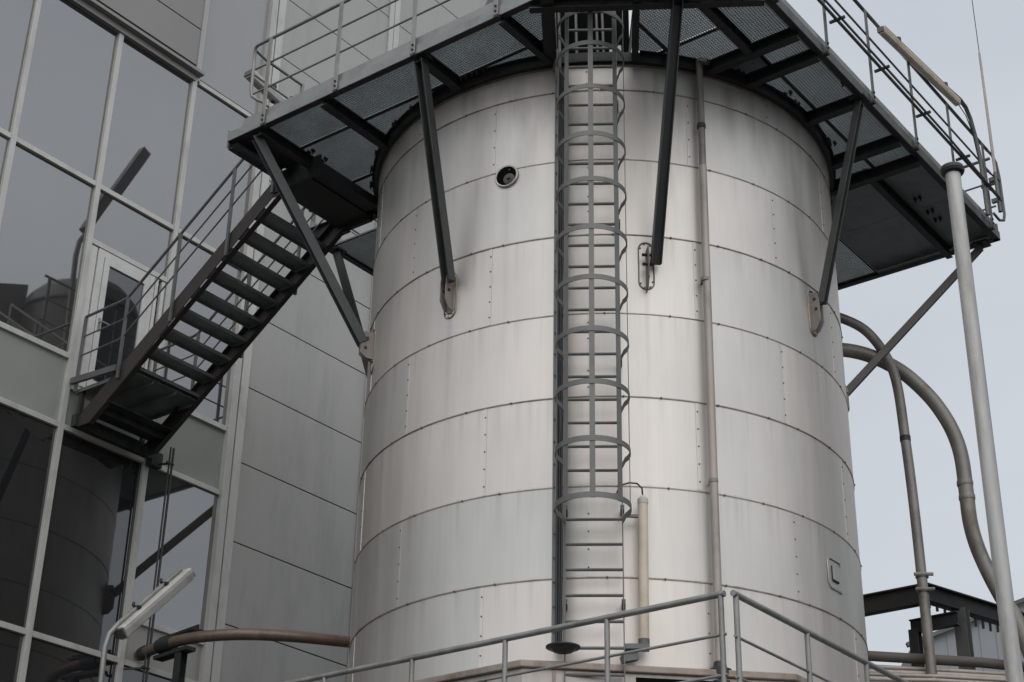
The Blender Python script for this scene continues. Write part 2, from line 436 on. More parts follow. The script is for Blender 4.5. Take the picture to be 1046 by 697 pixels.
for a, b in zip(us, us[1:]):
    for c, d in ((VF, -3.1), (-3.1, -2.1), (-2.1, -1.0)):
        if a == 1.2 and c == -3.1:             # cut in two by the ladder opening
            for SIDE in (-1, 1): grating(a + .002, b - .002, c + .002, d - .002, True)
            SIDE = 0
        else: grating(a + .002, b - .002, c + .002, d - .002, True)
vs = [VF, -2.7, -1.59, -1.09, .03, 1.1, 1.66]
for a, b in zip(vs, vs[1:]):
    grating(3.2, UR, a + .002, b - .002, False)
    if a >= -1.6: grating(2.4, 3.198, a + .002, b - .002, False)
grating(2.35, 3.198, -1.588, -1.0, False)
for a, b in ((UL, -2.0), (-2.0, 0), (0, 2.0)): grating(a + .002, b - .002, 2.2, VB, True)
for a, b in ((-1.0, 1.0), (1.0, 2.198)): grating(UL, -2.7, a + .002, b - .002, False)
# solid plates on the back right corner
mb = MB()
for a, b, c, d in ((2.0, 3.12, 1.70, 2.9), (2.0, 3.12, 2.906, 4.15), (3.14, UR, 1.70, 2.9), (3.14, UR, 2.906, 4.15)):
    pts = [(a, c), (b, c), (b, d), (a, d)]
    # trim the corner that would enter the tank
    if math.hypot(a, c) < TR + .1:
        pts = [p for p in [(math.sqrt(max(0, 9.61 - c * c)), c) if 9.61 > c * c else (a, c), (b, c), (b, d), (a, d), (a, math.sqrt(max(0, 9.61 - a * a)))]]
    mb.prism([W(p[0], p[1], 12.02) for p in pts], (0, 0, .03))
mb.box(2.0, 3.12, 1.6, 1.698, 12.02, 12.05)
mb.build('floor_plate', M['plate'], plat)
MB().box(UN + .09, -2.84, VF + .1, VN, 11.99, 12.0).build('corner_plate', M['dark'], plat)
# kerb plate over the tank head against light leaks; added sheet hides sky behind ladder
mb = MB(); mb.shell(TR + .105, 12.003, 12.014, 8.5, 349, t=.55); mb.shell(TR - .02, 12.003, 12.014, -10.9, 8.4, t=.42)
o = mb.build('kerb_plate', M['dark'], plat); o.rotation_euler = (0, 0, 0)
MB().wbox(-.62, .34, 16.17, 16.19, 12.02, 13.6).build('sky_mask_plate', M['black'], plat)  # black sheet added to keep the ladder opening dark against the sky
# landing plate where the stair arrives
mb = MB(); mb.box(-3.42, -2.72, -2.82, -1.62, 11.90, 11.915)
for k in range(3):
    mb.box(-3.42, -2.72, -2.5 + k * .4, -2.46 + k * .4, 11.84, 11.898)
mb.box(-2.72, -2.5, -2.85, -1.70, 11.78, 11.91); mb.box(-3.3, -2.5, -2.875, -2.84, 11.70, 12.0); mb.box(-3.3, -2.72, -1.62, -1.56, 11.70, 12.0); mb.box(-3.3, -2.73, -2.84, -1.62, 11.76, 11.775)
mb.build('landing_plate', M['dark'], plat)
# beams under the floor
def beam(u0, v0, u1, v1, w=.09, h=.16, zt=12.015, mt='dark', nm='floor_beam'):
    MB().ibeam(W(u0, v0, zt - h / 2), W(u1, v1, zt - h / 2), w, h).build(nm, M[mt], plat)
beam(-2.67, VF + .05, -2.67, -1.45, .10); beam(-1.57, VF + .05, -1.57, -2.62, .11); beam(-.02, VF + .05, -.02, -3.06, .11)
beam(1.2, VF + .05, 1.2, -2.85, .09)
for v, u0, w in ((-1.59, 2.62, .10), (-1.09, 2.86, .10), (.03, 3.06, .10), (1.1, 2.86, .10), (1.66, 2.56, .10)):
    beam(u0, v, UR - .05, v, w)
beam(3.2, VF + .05, 3.2, -1.66, .09); beam(3.13, 1.72, 3.13, VB - .05, .09)
for x, wd in ((-.60, .15), (.40, .08)):
    MB().ibeam(P(x, 14.7, 11.94), P(x, 15.95, 11.94), wd, .14).build('ladder_opening_beam', M['dark'], plat)
# cross beam in front of the ladder opening
p0 = W(1.60, VF + .05, 11.93); p1 = W(UR - .05, -2.38, 11.93)
MB().ibeam(p0, p1, .10, .17).build('floor_beam', M['dark'], plat)
beam(UL + .05, .0, -3.06, .0); beam(UL + .05, -1.5, -2.7, -1.5, .12, .2); beam(UL + .05, 1.8, -2.5, 1.8); beam(0, 3.06, 0, VB - .05); beam(-2, 2.4, -2, VB - .05)
mb = MB()
for x, y, zt in ((-.55, 15.9, 12.9), (-.50, 15.95, 12.8), (-.30, 16.1, 13.0), (-.05, 16.12, 12.9), (.02, 16.12, 12.95)):
    mb.tube([P(x, y, 11.7), P(x + .01, y + .02, 12.1), P(x - .01, y, zt)], .018, 6)
mb.build('cable_bundle', M['galv_dark'], plat)
MB().bar(P(.33, 16.10, 12.03), P(.40, 16.12, 12.75), .05, .03).build('sky_mask_bar', M['dark'], plat)  # dark bar added across the bright strip of sky
MB().wbox(.10, .24, 16.08, 16.165, 12.06, 12.2).build('junction_box', M['lampw'], plat)
# perimeter channels (fascia) and kick plates
def fascia(a, b, out, mt='fascia'):
    o = V3((out[0] * UX + out[1] * VX, out[0] * UY + out[1] * VY, 0))
    A0, B0 = W(a[0], a[1], 0), W(b[0], b[1], 0)
    MB().bar(A0 + Z3 * 11.995 - o * .0, B0 + Z3 * 11.995, .012, .13).build('fascia', M[mt], plat)
    MB().bar(A0 + Z3 * 11.928 - o * .04, B0 + Z3 * 11.928 - o * .04, .08, .010).build('fascia_flange', M['dark'], plat)
    if (a, b) == ((UN, VF), (UR, VF)): A0 = W(UN + .22, VF, 0)
    MB().bar(A0 + Z3 * 12.125 - o * .025, B0 + Z3 * 12.125 - o * .025, .006, .13).build('kick_plate', M['kick'], plat)
fascia((UN, VF), (UR, VF), (0, -1)); fascia((UR, VF), (UR, VB), (1, 0), 'galv_dark'); fascia((UR, VB), (UL, VB), (0, 1), 'dark')
fascia((UL, VB), (UL, -1.5), (-1, 0), 'dark')
MB().channel(W(UN, VF + .02, 11.92), W(UN, VN, 11.92), .08, .22).build('fascia', M['dark'], plat)
MB().box(UN - .01, UN + .004, VF - .006, VF + .16, 11.84, 12.10).build('end_plate', M['fascia'], plat)
# ring beam on the tank head and clips
mb = MB(); mb.shell(TR + .07, 11.872, 12.0, t=.10); mb.build('ring_beam', M['dark'], plat)
mb = MB()
for az in list(range(-86, -40, 7)) + [-33, -30, -27, -15, -12] + list(range(14, 96, 9)):
    for d in (0, 1.3):
        if random.random() < .3: continue
        mb = MB(); p = CY(az + d, TR + .085, 11.99); n = V3((math.sin(math.radians(az)), -math.cos(math.radians(az)), 0))
        mb.bar(p, p + n * .05, .035, .03); mb.tube([p + n * .04 + Z3 * .03, p + n * .04 - Z3 * .05], .010, 6)
        mb.build('grating_clip', M['dark'], plat)
for u, v in ((-2.60, -3.02), (-2.60, -2.78), (3.05, -.55), (2.98, .75), (3.3, 2.6), (3.3, 3.0), (3.3, 3.25), (3.72, -.35)):
    for d in (0, .07):
        mb = MB(); mb.box(u + d, u + d + .03, v, v + .06, 11.985, 12.015); mb.tube([W(u + d + .015, v + .03, 12.0), W(u + d + .015, v + .03, 11.95)], .011, 6)
        mb.build('grating_clip', M['dark'], plat)

# ------------------------------------------------------------------ upper railings
def railing(name, label, cat, pts, posts, zs, zpost, top_r=.023, mid_r=.014, mtl='galv', group=None, pw=(.062, .016), side=None):
    """pts: list of (u,v) along the run; posts: list of (u,v); zs: rail heights"""
    t = thing(name, label, cat, W(pts[0][0], pts[0][1], zpost), group)
    for i, z in enumerate(zs):
        MB().tube([W(u, v, z) for u, v in pts], top_r if i == 0 else mid_r, 10).build('top_rail' if i == 0 else 'mid_rail', M[mtl], t)
    for u, v in posts:
        if side is None:
            MB().tube([W(u, v, zpost), W(u, v, zs[0] - .01)], pw[0] / 2, 10).build('post', M[mtl], t)
        else:
            du, dv = side
            b = MB().bar(W(u + du * .02, v + dv * .02, zpost - .05), W(u + du * .02, v + dv * .02, zs[0] - .012), pw[0] if abs(dv) else pw[1], pw[1] if abs(dv) else pw[0], up=W3)
            b.build('post', M[mtl], t, bevel=.003)
            mb = MB()
            for dz in (0, .07):
                p = W(u + du * .03, v + dv * .03, zpost + dz); q = U3 * du + W3 * dv
                mb.lathe(p, q, [(.016, 0), (.016, .012)], 6)
            mb.bar(W(u - .03 * abs(dv), v - .03 * abs(du), zpost - .07), W(u + .03 * abs(dv), v + .03 * abs(du), zpost - .07), .06, .03)
            mb.build('post_bolt', M['dark'], t)
    return t
lr = railing('guard_railing', 'grey tubular guard railing along the left front edge of the upper platform', 'railing',
             [(-2.80, -3.87), (3.84, -3.87)], [(-2.54, -3.87), (-1.30, -3.87), (-.06, -3.87), (1.18, -3.87), (2.42, -3.87), (3.7, -3.87)],
             (13.28, 12.89, 12.50), 11.98, side=(0, -1))
# rounded return at the stair end
mb = MB()
c0 = W(-2.80, -3.87, 13.28)
mb.tube([W(-2.80, -3.87, 13.28), W(-2.85, -3.86, 13.265), W(-2.88, -3.84, 13.2), W(-2.885, -3.83, 13.0), W(-2.885, -3.83, 12.62), W(-2.87, -3.82, 12.53), W(-2.80, -3.78, 12.46), W(-2.7, -3.72, 12.40)], .023, 10)
mb.tube([W(-2.87, -3.84, 13.25), W(-2.90, -3.6, 13.24), W(-2.90, -2.92, 13.24)], .021, 10)
mb.tube([W(-2.885, -3.83, 12.88), W(-2.90, -2.92, 12.88)], .014, 8); mb.tube([W(-2.885, -3.83, 12.55), W(-2.90, -2.92, 12.55)], .014, 8)
mb.build('end_loop', M['galv'], lr)
MB().bar(W(-2.90, -2.92, 12.0), W(-2.90, -2.92, 13.25), .04, .04, up=W3).build('post', M['galv'], lr)
rr = railing('guard_railing', 'dark grey guard railing along the right edge of the upper platform', 'railing',
             [(3.90, -3.82), (3.90, 4.05)], [(3.90, -3.5), (3.90, -2.28), (3.90, -1.07), (3.90, .14), (3.90, 1.38), (3.90, 2.60), (3.90, 3.80)],
             (13.33, 12.95), 11.98, mtl='galv_dark', side=(1, 0))
mb = MB()
mb.tube([W(3.90, 4.02, 13.33), W(3.93, 4.12, 13.28), W(3.95, 4.2, 13.18), W(3.95, 4.26, 12.95), W(3.95, 4.26, 12.35), W(3.95, 4.2, 12.22), W(3.93, 4.08, 12.17), W(3.92, 3.9, 12.2)], .02, 8)
mb.tube([W(3.95, 4.26, 12.6), W(3.9, 3.8, 12.6)], .014, 8); mb.tube([W(3.95, 4.25, 12.9), W(3.9, 3.8, 12.9)], .014, 8)
mb.build('end_loop', M['galv_dark'], rr)
mb = MB()
mb.tube([W(3.98, -3.8, 12.50), W(3.98, 4.1, 12.50)], .021, 8); mb.tube([W(4.04, -3.8, 12.50), W(4.05, .6, 12.47), W(4.03, 2.2, 12.5), W(4.0, 4.0, 12.48)], .016, 8)
cd = mb.build('cable_conduit', M['galv_dark'], rr)
for v in (-2.1, -.9, .3, 1.5, 2.75, 3.6): MB().bar(W(3.90, v, 12.47), W(4.10, v, 12.47), .03, .03).build('conduit_bracket', M['dark'], cd)
railing('guard_railing', 'back guard railing of the upper platform behind the tank', 'railing',
        [(UR, 4.22), (-3.95, 4.22)], [(3.0, 4.22), (1.5, 4.22), (0, 4.22), (-1.5, 4.22), (-3, 4.22)], (13.3, 12.9, 12.5), 11.98, mtl='galv_dark')
railing('guard_railing', 'guard railing on the platform side facing the glazed building', 'railing',
        [(-4.03, 4.2), (-4.03, -1.5)], [(-4.03, 3.9), (-4.03, 2.6), (-4.03, 1.3), (-4.03, 0), (-4.03, -1.4)], (13.3, 12.9, 12.5), 11.98, mtl='galv_dark')

# ------------------------------------------------------------------ struts
def strut(label, top, az, zb=9.2, rb=3.13, w=.118, side=0.0, mt='strut', gl=1.0, off=0.0, gr=1.0):
    t = thing('support_strut', label, 'strut', CY(az, TR + .01, zb - .4), 'struts propping the upper platform')
    tp = W(*top); bt = CY(az, rb, zb) + V3((math.cos(math.radians(az)), math.sin(math.radians(az)), 0)) * (side + off) - Z3 * (.10 if side else .03)
    rad = V3((math.sin(math.radians(az)), -math.cos(math.radians(az)), 0))
    tan = V3((math.cos(math.radians(az)), math.sin(math.radians(az)), 0))
    a = w / 2; th = .012
    MB().profile(tp, bt, [(-a, -a), (a, -a), (a, a), (a - th, a), (a - th, -a + th), (-a + th, -a + th), (-a + th, a), (-a, a)], up=rad).build('bar', M[mt], t, bevel=.003)
    # head plate
    mb = MB(); mb.bar(tp + Z3 * .02, tp + Z3 * .05, .2, .2, up=W3); mb.build('head_plate', M['dark'], t)
    # gusset: two radial cheeks with a cut lower corner
    poly = [(-.02, .12), (.13 * gr, .12), (.17 * gr, .02), (.17 * gr, -.27 * gl), (.09 * gr, -.38 * gl), (-.02, -.40 * gl)]
    gm = MB()
    for s in ((-.045, .033) if not side else (-.006,)):
        gm.prism([CY(az, TR + r, zb + z) + tan * s for r, z in poly], tan * .012)
    if not side: gm.prism([CY(az, TR - .02, zb + .1) - tan * .033, CY(az, TR + .02, zb + .1) - tan * .033, CY(az, TR + .02, zb - .42 * gl) - tan * .033, CY(az, TR - .02, zb - .42 * gl) - tan * .033], tan * .066)
    gm.cur = 1; bm = gm
    for q, zz_ in ((.09 * gr, .03), (.11 * gr, -.10)):
        bm.lathe(CY(az, TR + q, zb + zz_) - tan * .062, tan, [(.018, 0), (.018, .124)], 6)
    gm.build('gusset', [M['rust'], M['dark']], t)
    # stadium shaped cover plate screwed on the cladding
    cm = MB(); hw, hz, zc_ = .085, .21, zb - (.06 if side else .12); loop = []
    for k in range(11): loop.append((hw * math.cos(PI * k / 10), hz + hw * math.sin(PI * k / 10)))
    for k in range(11): loop.append((-hw * math.cos(PI * k / 10), -hz - hw * math.sin(PI * k / 10)))
    loop.append(loop[0])
    cm.tube([CY(az + math.degrees(x / TR), TR + .006, zc_ + z) for x, z in loop], .0085, 6, cap=False)
    cm.cur = 1; sm = cm
    for x, z in loop[::3]: screws(sm, az + math.degrees(x * .82 / TR), TR, zc_ + z * .95, .012)
    cm.build('cover_rim', [M['joint'], M['screw']], t)
    return t
strut('dark strut at the stair end, foot at the tank left edge', (-2.78, -3.75, 11.9), -70, gl=.62)
strut('dark strut from the left front platform edge, left of the ladder', (-.04, -3.76, 11.9), -35.6, gl=.85, off=.085, gr=.8)
strut('near vertical black strut just right of the caged ladder', (3.05, -2.98, 11.9), 9.2, rb=3.12, side=.085)
strut('dark strut from the right platform edge to a rusty bracket', (3.78, .03, 11.9), 54.5, zb=9.29, w=.088, gr=.72, gl=.95)
strut('brown diagonal strut seen against the sky under the right platform corner', (3.6, 4.17, 11.9), 99, mt='brown2', w=.095)
strut('dark strut behind the stair, mostly hidden by the stair end strut', (-3.95, -.95, 11.9), -104, zb=9.45, w=.11, mt='dark', gl=.6)
strut('back strut of the platform, seen only as a dark stripe in the window', (-3.9, 4.12, 11.9), -169)

# ------------------------------------------------------------------ caged ladder
lad = thing('caged_ladder', 'tall grey caged ladder up the front of the tank', 'ladder', P(-.12, 15.81, 3.5))
LX0, LX1, LY = -.405, .175, 15.81
for x in (LX0, LX1):
    MB().wbox(x - .006, x + .006, LY - .03, LY + .03, 3.5, 13.2).build('rail', M['galv_dark'], lad)
r0 = MB().tube([P(LX0, LY, 4.72 - .268 * 2), P(LX1, LY, 4.72 - .268 * 2)], .017, 8).build('rung', M['ladder'], lad)
for k in range(1, 33): dup_part(r0, (0, 0, .268 * k))
HC = (-.12, 15.43); HR = .38
def hoop(z):
    mb = MB(); pts = [(LX0, LY - .02)]
    for k in range(33):
        a = math.radians(150 + 240 * k / 32)
        pts.append((HC[0] + HR * math.cos(a), HC[1] + HR * math.sin(a)))
    pts.append((LX1, LY - .02))
    t = .004; hgt = .029; cx, cy = HC; lo = []
    for x, y in pts:
        d = V3((x - cx, y - cy, 0)).normalized()
        lo.append(mb.add([P(x, y, z - hgt) - d * t, P(x, y, z - hgt) + d * t, P(x, y, z + hgt) + d * t, P(x, y, z + hgt) - d * t]))
    for a, b in zip(lo, lo[1:]):
        for k in range(4):
            j = (k + 1) % 4; mb.face([a + k, a + j, b + j, b + k], k in (1, 3))
    for a, rev in ((lo[0], 1), (lo[-1], 0)): mb.face([a + k for k in ((3, 2, 1, 0) if rev else (0, 1, 2, 3))])
    return mb
hz = [6.03, 6.63, 7.255, 7.855, 8.46, 9.07, 9.665, 10.25, 10.875, 11.47, 11.93]
h0 = hoop(hz[0]).build('hoop', M['ladder'], lad)
for z in hz[1:] + [12.5, 13.1]: dup_part(h0, (0, 0, z - hz[0]))
for a, w in ((-90, .056), (-136, .06), (-44, .06), (176, .03), (4, .03)):
    x = HC[0] + (HR - .008) * math.cos(math.radians(a)); y = HC[1] + (HR - .008) * math.sin(math.radians(a))
    d = V3((math.cos(math.radians(a)), math.sin(math.radians(a)), 0))
    MB().bar(P(x, y, 6.0), P(x, y, 13.12), w, .007, up=d).build('cage_strap', M['ladder'], lad)
mb = MB()
for z in (5.2, 6.2, 7.9, 9.6, 11.2):
    for x in (LX0, LX1):
        MB().wbox(x - .02, x + .02, LY + .02, 19 - math.sqrt(TR ** 2 - x * x) + .01, z - .025, z + .025).build('wall_bracket', M['galv_dark'], lad)
# cable duct beside the ladder
cd = thing('cable_duct', 'narrow dark cable duct running up beside the left ladder rail', 'cable duct', P(-.455, 15.86, 4.7))
MB().channel(P(-.505, 15.86, 4.72), P(-.505, 15.86, 12.0), .085, .07, .006, up=V3((1, 0, 0))).build('duct', M['galv_dark'], cd)
MB().wbox(-.425, -.40, 15.80, 15.86, 4.72, 12.0).build('cover', M['ladder'], cd)
mb = MB()
for dx, r in ((.012, .012), (.034, .010), (.055, .012)):
    mb.tube([P(-.50 + dx + random.uniform(-.004, .004), 15.82 + random.uniform(-.008, .008), 4.7 + k * .5) for k in range(15)], r, 6)
mb.build('cable', M['rubber'], cd)
mb = MB()
for k in range(28): mb.lathe(P(-.512, 15.84, 4.9 + k * .255), V3((-1, 0, 0)), [(.011, 0), (.011, .014)], 6)
mb.build('bolt_row', M['screw'], cd)
mb = MB(); mb.lathe(P(-.42, 15.72, 4.60), Z3, [(.06, .05), (.10, .06), (.125, .085), (.17, .095), (.17, .107), (.05, .11)], 28)
mb.build('foot_dish', M['rubber'], cd)

# ------------------------------------------------------------------ downpipe
dp = thing('downpipe', 'pale stained downpipe fixed to the tank right of the ladder', 'pipe', CY(21.2, TR + .1, 4.2))
pts = [CY(22.1 - .9 * k / 10, TR + .10, 12.0 - 7.5 * k / 10) for k in range(11)]
MB().tube(pts[2:], .045, 16).build('lower_pipe', M['downpipe'], dp)
MB().tube([pts[0], pts[1], pts[2] + Z3 * .0], .041, 16).build('upper_pipe', M['pipe'], dp)
MB().lathe(CY(21.95, TR + .1, 11.02), Z3, [(.05, 0), (.053, .01), (.053, .05), (.05, .06)], 20).build('coupling', M['dark'], dp)
mb = MB(); b = CY(21.2, TR + .1, 4.42)
mb.lathe(b, Z3, [(.10, 0), (.10, .05), (.06, .06), (.06, .10), (.115, .11), (.115, .17), (.07, .19), (.06, .25)], 24)
mb.build('foot_flange', M['rubber'], dp)
mb = MB(); c = CY(22.2, TR + .12, 11.98); mb.bar(c + V3((-.02, 0, 0)), c + V3((.09, -.03, -.04)), .08, .05); mb.build('top_clip', M['galv'], dp)
mb = MB()
for z in (9.0, 6.6):
    mb = MB(); mb.bar(CY(21.4, TR, z), CY(21.4, TR + .15, z), .03, .02); mb.lathe(CY(21.4, TR + .1, z - .02), Z3, [(.05, 0), (.05, .04)], 16)
    mb.build('pipe_clip', M['pipe'], dp)

# ------------------------------------------------------------------ lamps
def tube_lamp(mb_parent, p0, p1, up, w=.15, d=.09, mt='lampw'):
    p0 = V3(p0); p1 = V3(p1); a, b = w / 2, d / 2
    MB().profile(p0, p1, [(-a, b), (-a * .7, b + .012), (a * .7, b + .012), (a, b), (a, b * .3), (a * .75, -b), (a * .35, -b * 1.35), (-a * .35, -b * 1.35), (-a * .75, -b), (-a, b * .3)], up).build('lamp_body', M[mt], mb_parent, bevel=.006)
    e = (p1 - p0).normalized()
    mb = MB()
    for q, s in ((p0, -1), (p1, 1)): MB().bar(q + e * s * .001, q + e * s * .02, w * .8, d * .9, up).build('end_cap', M['galv_dark'], mb_parent)
# pole lamp, bottom left
pl = thing('pole_lamp', 'grey pole lamp tilted on a bent tube before the dark windows', 'lamp', W(-5, -3.27, -1.6))
MB().tube([W(-5, -3.27, -1.6), W(-5, -3.30, 5.3), W(-5, -3.31, 5.68), W(-5, -3.27, 5.86), W(-5, -3.15, 6.02), W(-5, -2.95, 6.23), W(-5, -2.27, 6.96)], .035, 12).build('pole', M['galv'], pl)
tube_lamp(pl, W(-4.97, -3.13, 5.90), W(-4.97, -2.17, 6.93), V3((0, 0, 1)) - W3 * .9, .22, .13)
mb = MB()
for f in (.28, .72):
    p = W(-5, -3.15, 6.02).lerp(W(-5, -2.27, 6.96), f); mb.tube([p + Z3 * .06 - W3 * .05, p + Z3 * .03 - W3 * .06, p - Z3 * .05 + W3 * .05, p - Z3 * .09 + W3 * .04], .02, 8)
    mb.bar(p - U3 * .04, p + U3 * .06, .05, .05); mb.build('clamp', M['rubber'], pl); mb = MB()
MB().lathe(W(-5, -3.27, -1.6), Z3, [(.14, 0), (.14, .02), (.05, .03), (.05, .1)], 20).build('base_flange', M['galv'], pl)
# lamp above the right railing
rl = thing('pole_lamp', 'yellowed tube lamp hung along the right platform railing', 'lamp', W(3.95, 3.57, 12.0))
MB().tube([W(3.95, 3.58, 12.0), W(3.95, 3.57, 12.9), W(3.95, 3.5, 13.2), W(3.95, 3.38, 13.48), W(3.95, 3.25, 13.6), W(3.95, 3.05, 13.62), W(3.95, 2.63, 13.555), W(3.95, .62, 13.33)], .03, 12).build('pole', M['galv_dark'], rl)
tube_lamp(rl, W(3.98, .44, 13.17), W(3.98, 2.86, 13.44), Z3, .11, .075, 'lamp')
mb = MB()
for v in (1.05, 2.55): MB().tube([W(3.95, v, 13.33 + (v - .6) * .11 + .05), W(3.95, v, 13.33 + (v - .6) * .11 - .06)], .04, 10).build('clamp', M['rubber'], rl)
MB().tube([W(3.98, 2.9, 13.43), W(3.99, 3.1, 13.36), W(3.98, 3.3, 13.2), W(3.96, 3.45, 12.9)], .007, 6).build('cable', M['rubber'], rl)
# lamp on the stair side of the platform
sl = thing('pole_lamp', 'pale tube lamp behind the kick plate at the stair top', 'lamp', W(-3.42, -2.2, 12.0))
MB().tube([W(-3.42, -2.0, 12.0), W(-3.42, -2.0, 13.0), W(-3.42, -2.1, 13.2), W(-3.42, -3.1, 13.38)], .028, 10).build('pole', M['galv'], sl)
tube_lamp(sl, W(-3.4, -3.45, 13.33), W(-3.4, -2.25, 13.10), Z3, .16, .10)
mb = MB()
for v in (-2.95, -2.6): MB().tube([W(-3.42, v, 13.44), W(-3.42, v, 13.16)], .035, 8).build('clamp', M['rubber'], sl)
# upright lamp beside the ladder
ul = thing('wall_lamp', 'upright cream tube lamp fixed to the tank beside the ladder foot', 'lamp', P(.375, 15.9, 4.7))
MB().tube([P(.385, 15.88, 6.27), P(.37, 15.88, 4.82)], .052, 20).build('lamp_tube', M['lamp'], ul)
mb = MB(); mb.lathe(P(.37, 15.88, 4.72), Z3, [(.03, 0), (.056, .03), (.056, .11)], 20); mb.build('end_cap', M['galv_dark'], ul)
mb = MB(); mb.lathe(P(.385, 15.88, 6.25), Z3, [(.056, 0), (.056, .05), (.03, .085), (.012, .10)], 20); mb.build('end_cap', M['lampw'], ul)
mb = MB(); mb.bar(P(.18, 15.86, 6.12), P(.35, 15.89, 6.12), .03, .03); mb.build('bracket', M['galv_dark'], ul); mb = MB(); mb.bar(P(.18, 15.86, 4.74), P(.42, 15.86, 4.74), .12, .05); mb.bar(P(.15, 15.86, 4.62), P(.30, 15.9, 4.66), .1, .07); mb.build('bracket', M['galv_dark'], ul)
MB().tube([P(.385, 15.88, 6.33), P(.38, 15.87, 6.42), P(.33, 15.86, 6.47), P(.25, 15.84, 6.47), P(.15, 15.84, 6.44), P(.10, 15.84, 6.3)], .009, 8).build('cable', M['rubber'], ul)

# ------------------------------------------------------------------ staircase
st = thing('steel_staircase', 'dark steel staircase from the building door up to the platform', 'staircase', W(-6.95, -2.2, 9.4))
def stringer(v, t):
    pr = [(-3.10, 12.0), (-3.22, 12.0), (-6.78, 9.345), (-6.78, 9.20), (-6.55, 9.20), (-3.35, 11.64), (-3.10, 11.64)]
    MB().prism([W(u, v, z) for u, z in pr], W3 * t).build('stringer', M['brown'], st, bevel=.004)
    mb = MB(); s = 1 if v < -2.2 else -1
    o = W3 * (.07 * s)
    a = W(-3.22, v + t * .5, 12.006); b = W(-6.78, v + t * .5, 9.351)
    mb.bar(a + o * .5, b + o * .5, .08, .010); mb.bar(a + o * .5 - Z3 * .345, W(-6.55, v + t * .5, 9.204) + o * .5, .08, .010)
    mb.build('stringer_flange', M['brown'], st)
stringer(-2.86, .012); stringer(-1.60, .012)
n = 10; tr = MB()
du = (6.05 - 3.25) / n; dz = (12.0 - 9.89) / n
def tread(i):
    u = -6.05 + du * (i + .55); z = 9.89 + dz * (i + .42) - .09
    mb = MB(); mb.box(u - .135, u + .135, -2.845, -1.605, z - .004, z)
    mb.box(u - .135, u - .131, -2.845, -1.605, z - .05, z - .004); mb.box(u + .131, u + .135, -2.845, -1.605, z - .05, z - .004)
    for k in range(2): mb.box(u - .131, u + .131, -2.835 + k * 1.215, -2.83 + k * 1.215, z - .05, z - .004)
    return mb
t0 = tread(0).build('tread', M['tread'], st)
for i in range(1, n - 1): dup_part(t0, U3 * du * i + Z3 * dz * i)
mb = MB(); mb.box(-6.96, -5.80, -2.845, -1.605, 9.80, 9.806)
for k in range(4): mb.box(-6.96, -5.80, -2.845 + k * .41, -2.84 + k * .41, 9.752, 9.80)
mb.build('lower_landing', M['tread'], st)
mb = MB(); mb.bar(W(-6.83, -2.90, 9.30), W(-6.83, -1.50, 9.30), .09, .18); mb.bar(W(-6.45, -2.84, 9.42), W(-6.45, -1.61, 9.42), .08, .12); mb.bar(W(-6.85, -2.80, 9.40), W(-6.85, -2.80, 9.8), .06, .06, up=W3); mb.bar(W(-6.85, -1.66, 9.40), W(-6.85, -1.66, 9.8), .06, .06, up=W3)
mb.bar(W(-6.9, -1.45, 9.26), W(-6.9, -1.25, 9.26), .12, .22)
mb.box(-6.78, -6.2, -2.84, -1.605, 9.44, 9.45)
mb.build('landing_support', M['dark'], st)
mb = MB(); mb.bar(W(-6.05, -2.9, 9.88), W(-6.98, -2.92, 9.92), .05, .09); mb.build('landing_edge', M['galv_dark'], st)
def handrail(v, mt):
    for i, dzz in enumerate((0, -.32, -.62)):
        pts = [W(-3.3, v, 12.96 + dzz), W(-5.9, v, 11.06 + dzz), W(-6.03, v, 10.97 + dzz), W(-6.12, v, 10.95 + dzz), W(-6.9, v, 10.93 + dzz)]
        MB().tube(pts, .021 if i == 0 else .012, 10).build('handrail' if i == 0 else 'mid_rail', M[mt], st)
    for u, zt, zb in ((-4.1, 12.37, 11.0), (-5.07, 11.66, 10.3), (-6.02, 10.96, 9.72), (-6.9, 10.93, 9.75), (-3.32, 12.94, 11.7)):
        MB().bar(W(u, v, zb), W(u, v, zt), .045, .03, up=W3).build('post', M[mt], st)
handrail(-2.89, 'galv_dark'); handrail(-1.56, 'galv_dark')

# ------------------------------------------------------------------ glazed building
bd = thing('glazed_building', 'grey factory building with glazed facade and metal panels', 'building', W(-7, 0, -1.6))
FU = -7.0
MB().box(-16, FU - .13, -9.2, 14, -1.58, 24).build('wall', M['gap'], bd)
VB_ = [-9.1, -7.55, -6.05, -4.49, -2.95, -1.40, .10]
ZL = [-1.5, .5, 3.4, 6.31, 9.25, 10.30, 13.15, 16.05]
def pane(v0, v1, z0, z1, mt='glass', nm='window_pane'):
    o = MB().box(FU - .075, FU - .055, v0 + .03, v1 - .03, z0 + .03, z1 - .03).build(nm, M[mt], bd)
    o.rotation_euler = (random.uniform(-.004, .004), random.uniform(-.004, .004), random.uniform(-.005, .005))
    return o
for i in range(6):
    v0, v1 = VB_[i], VB_[i + 1]
    for j in range(7):
        z0, z1 = ZL[j], ZL[j + 1]
        if i == 4 and j in (4, 5): continue
        if j == 4: pane(v0, v1, z0, z1, 'spandrel', 'spandrel_panel')
        elif i == 5 and j == 3:
            pane(v0, v1, 6.93, z1, 'glass'); pane(v0, v1, z0, 6.93, 'clad', 'spandrel_panel')
        else: pane(v0, v1, z0, z1, 'glassd' if j < 4 else 'glass')
pane(-2.95, -1.40, 9.25, 9.9, 'spandrel', 'spandrel_panel'); pane(-2.95, -1.40, 12.22, 13.15)
pane(-1.40, .10, 16.05, 19.0, 'paleglass'); pane(-1.40, .10, 19.0, 22, 'paleglass')
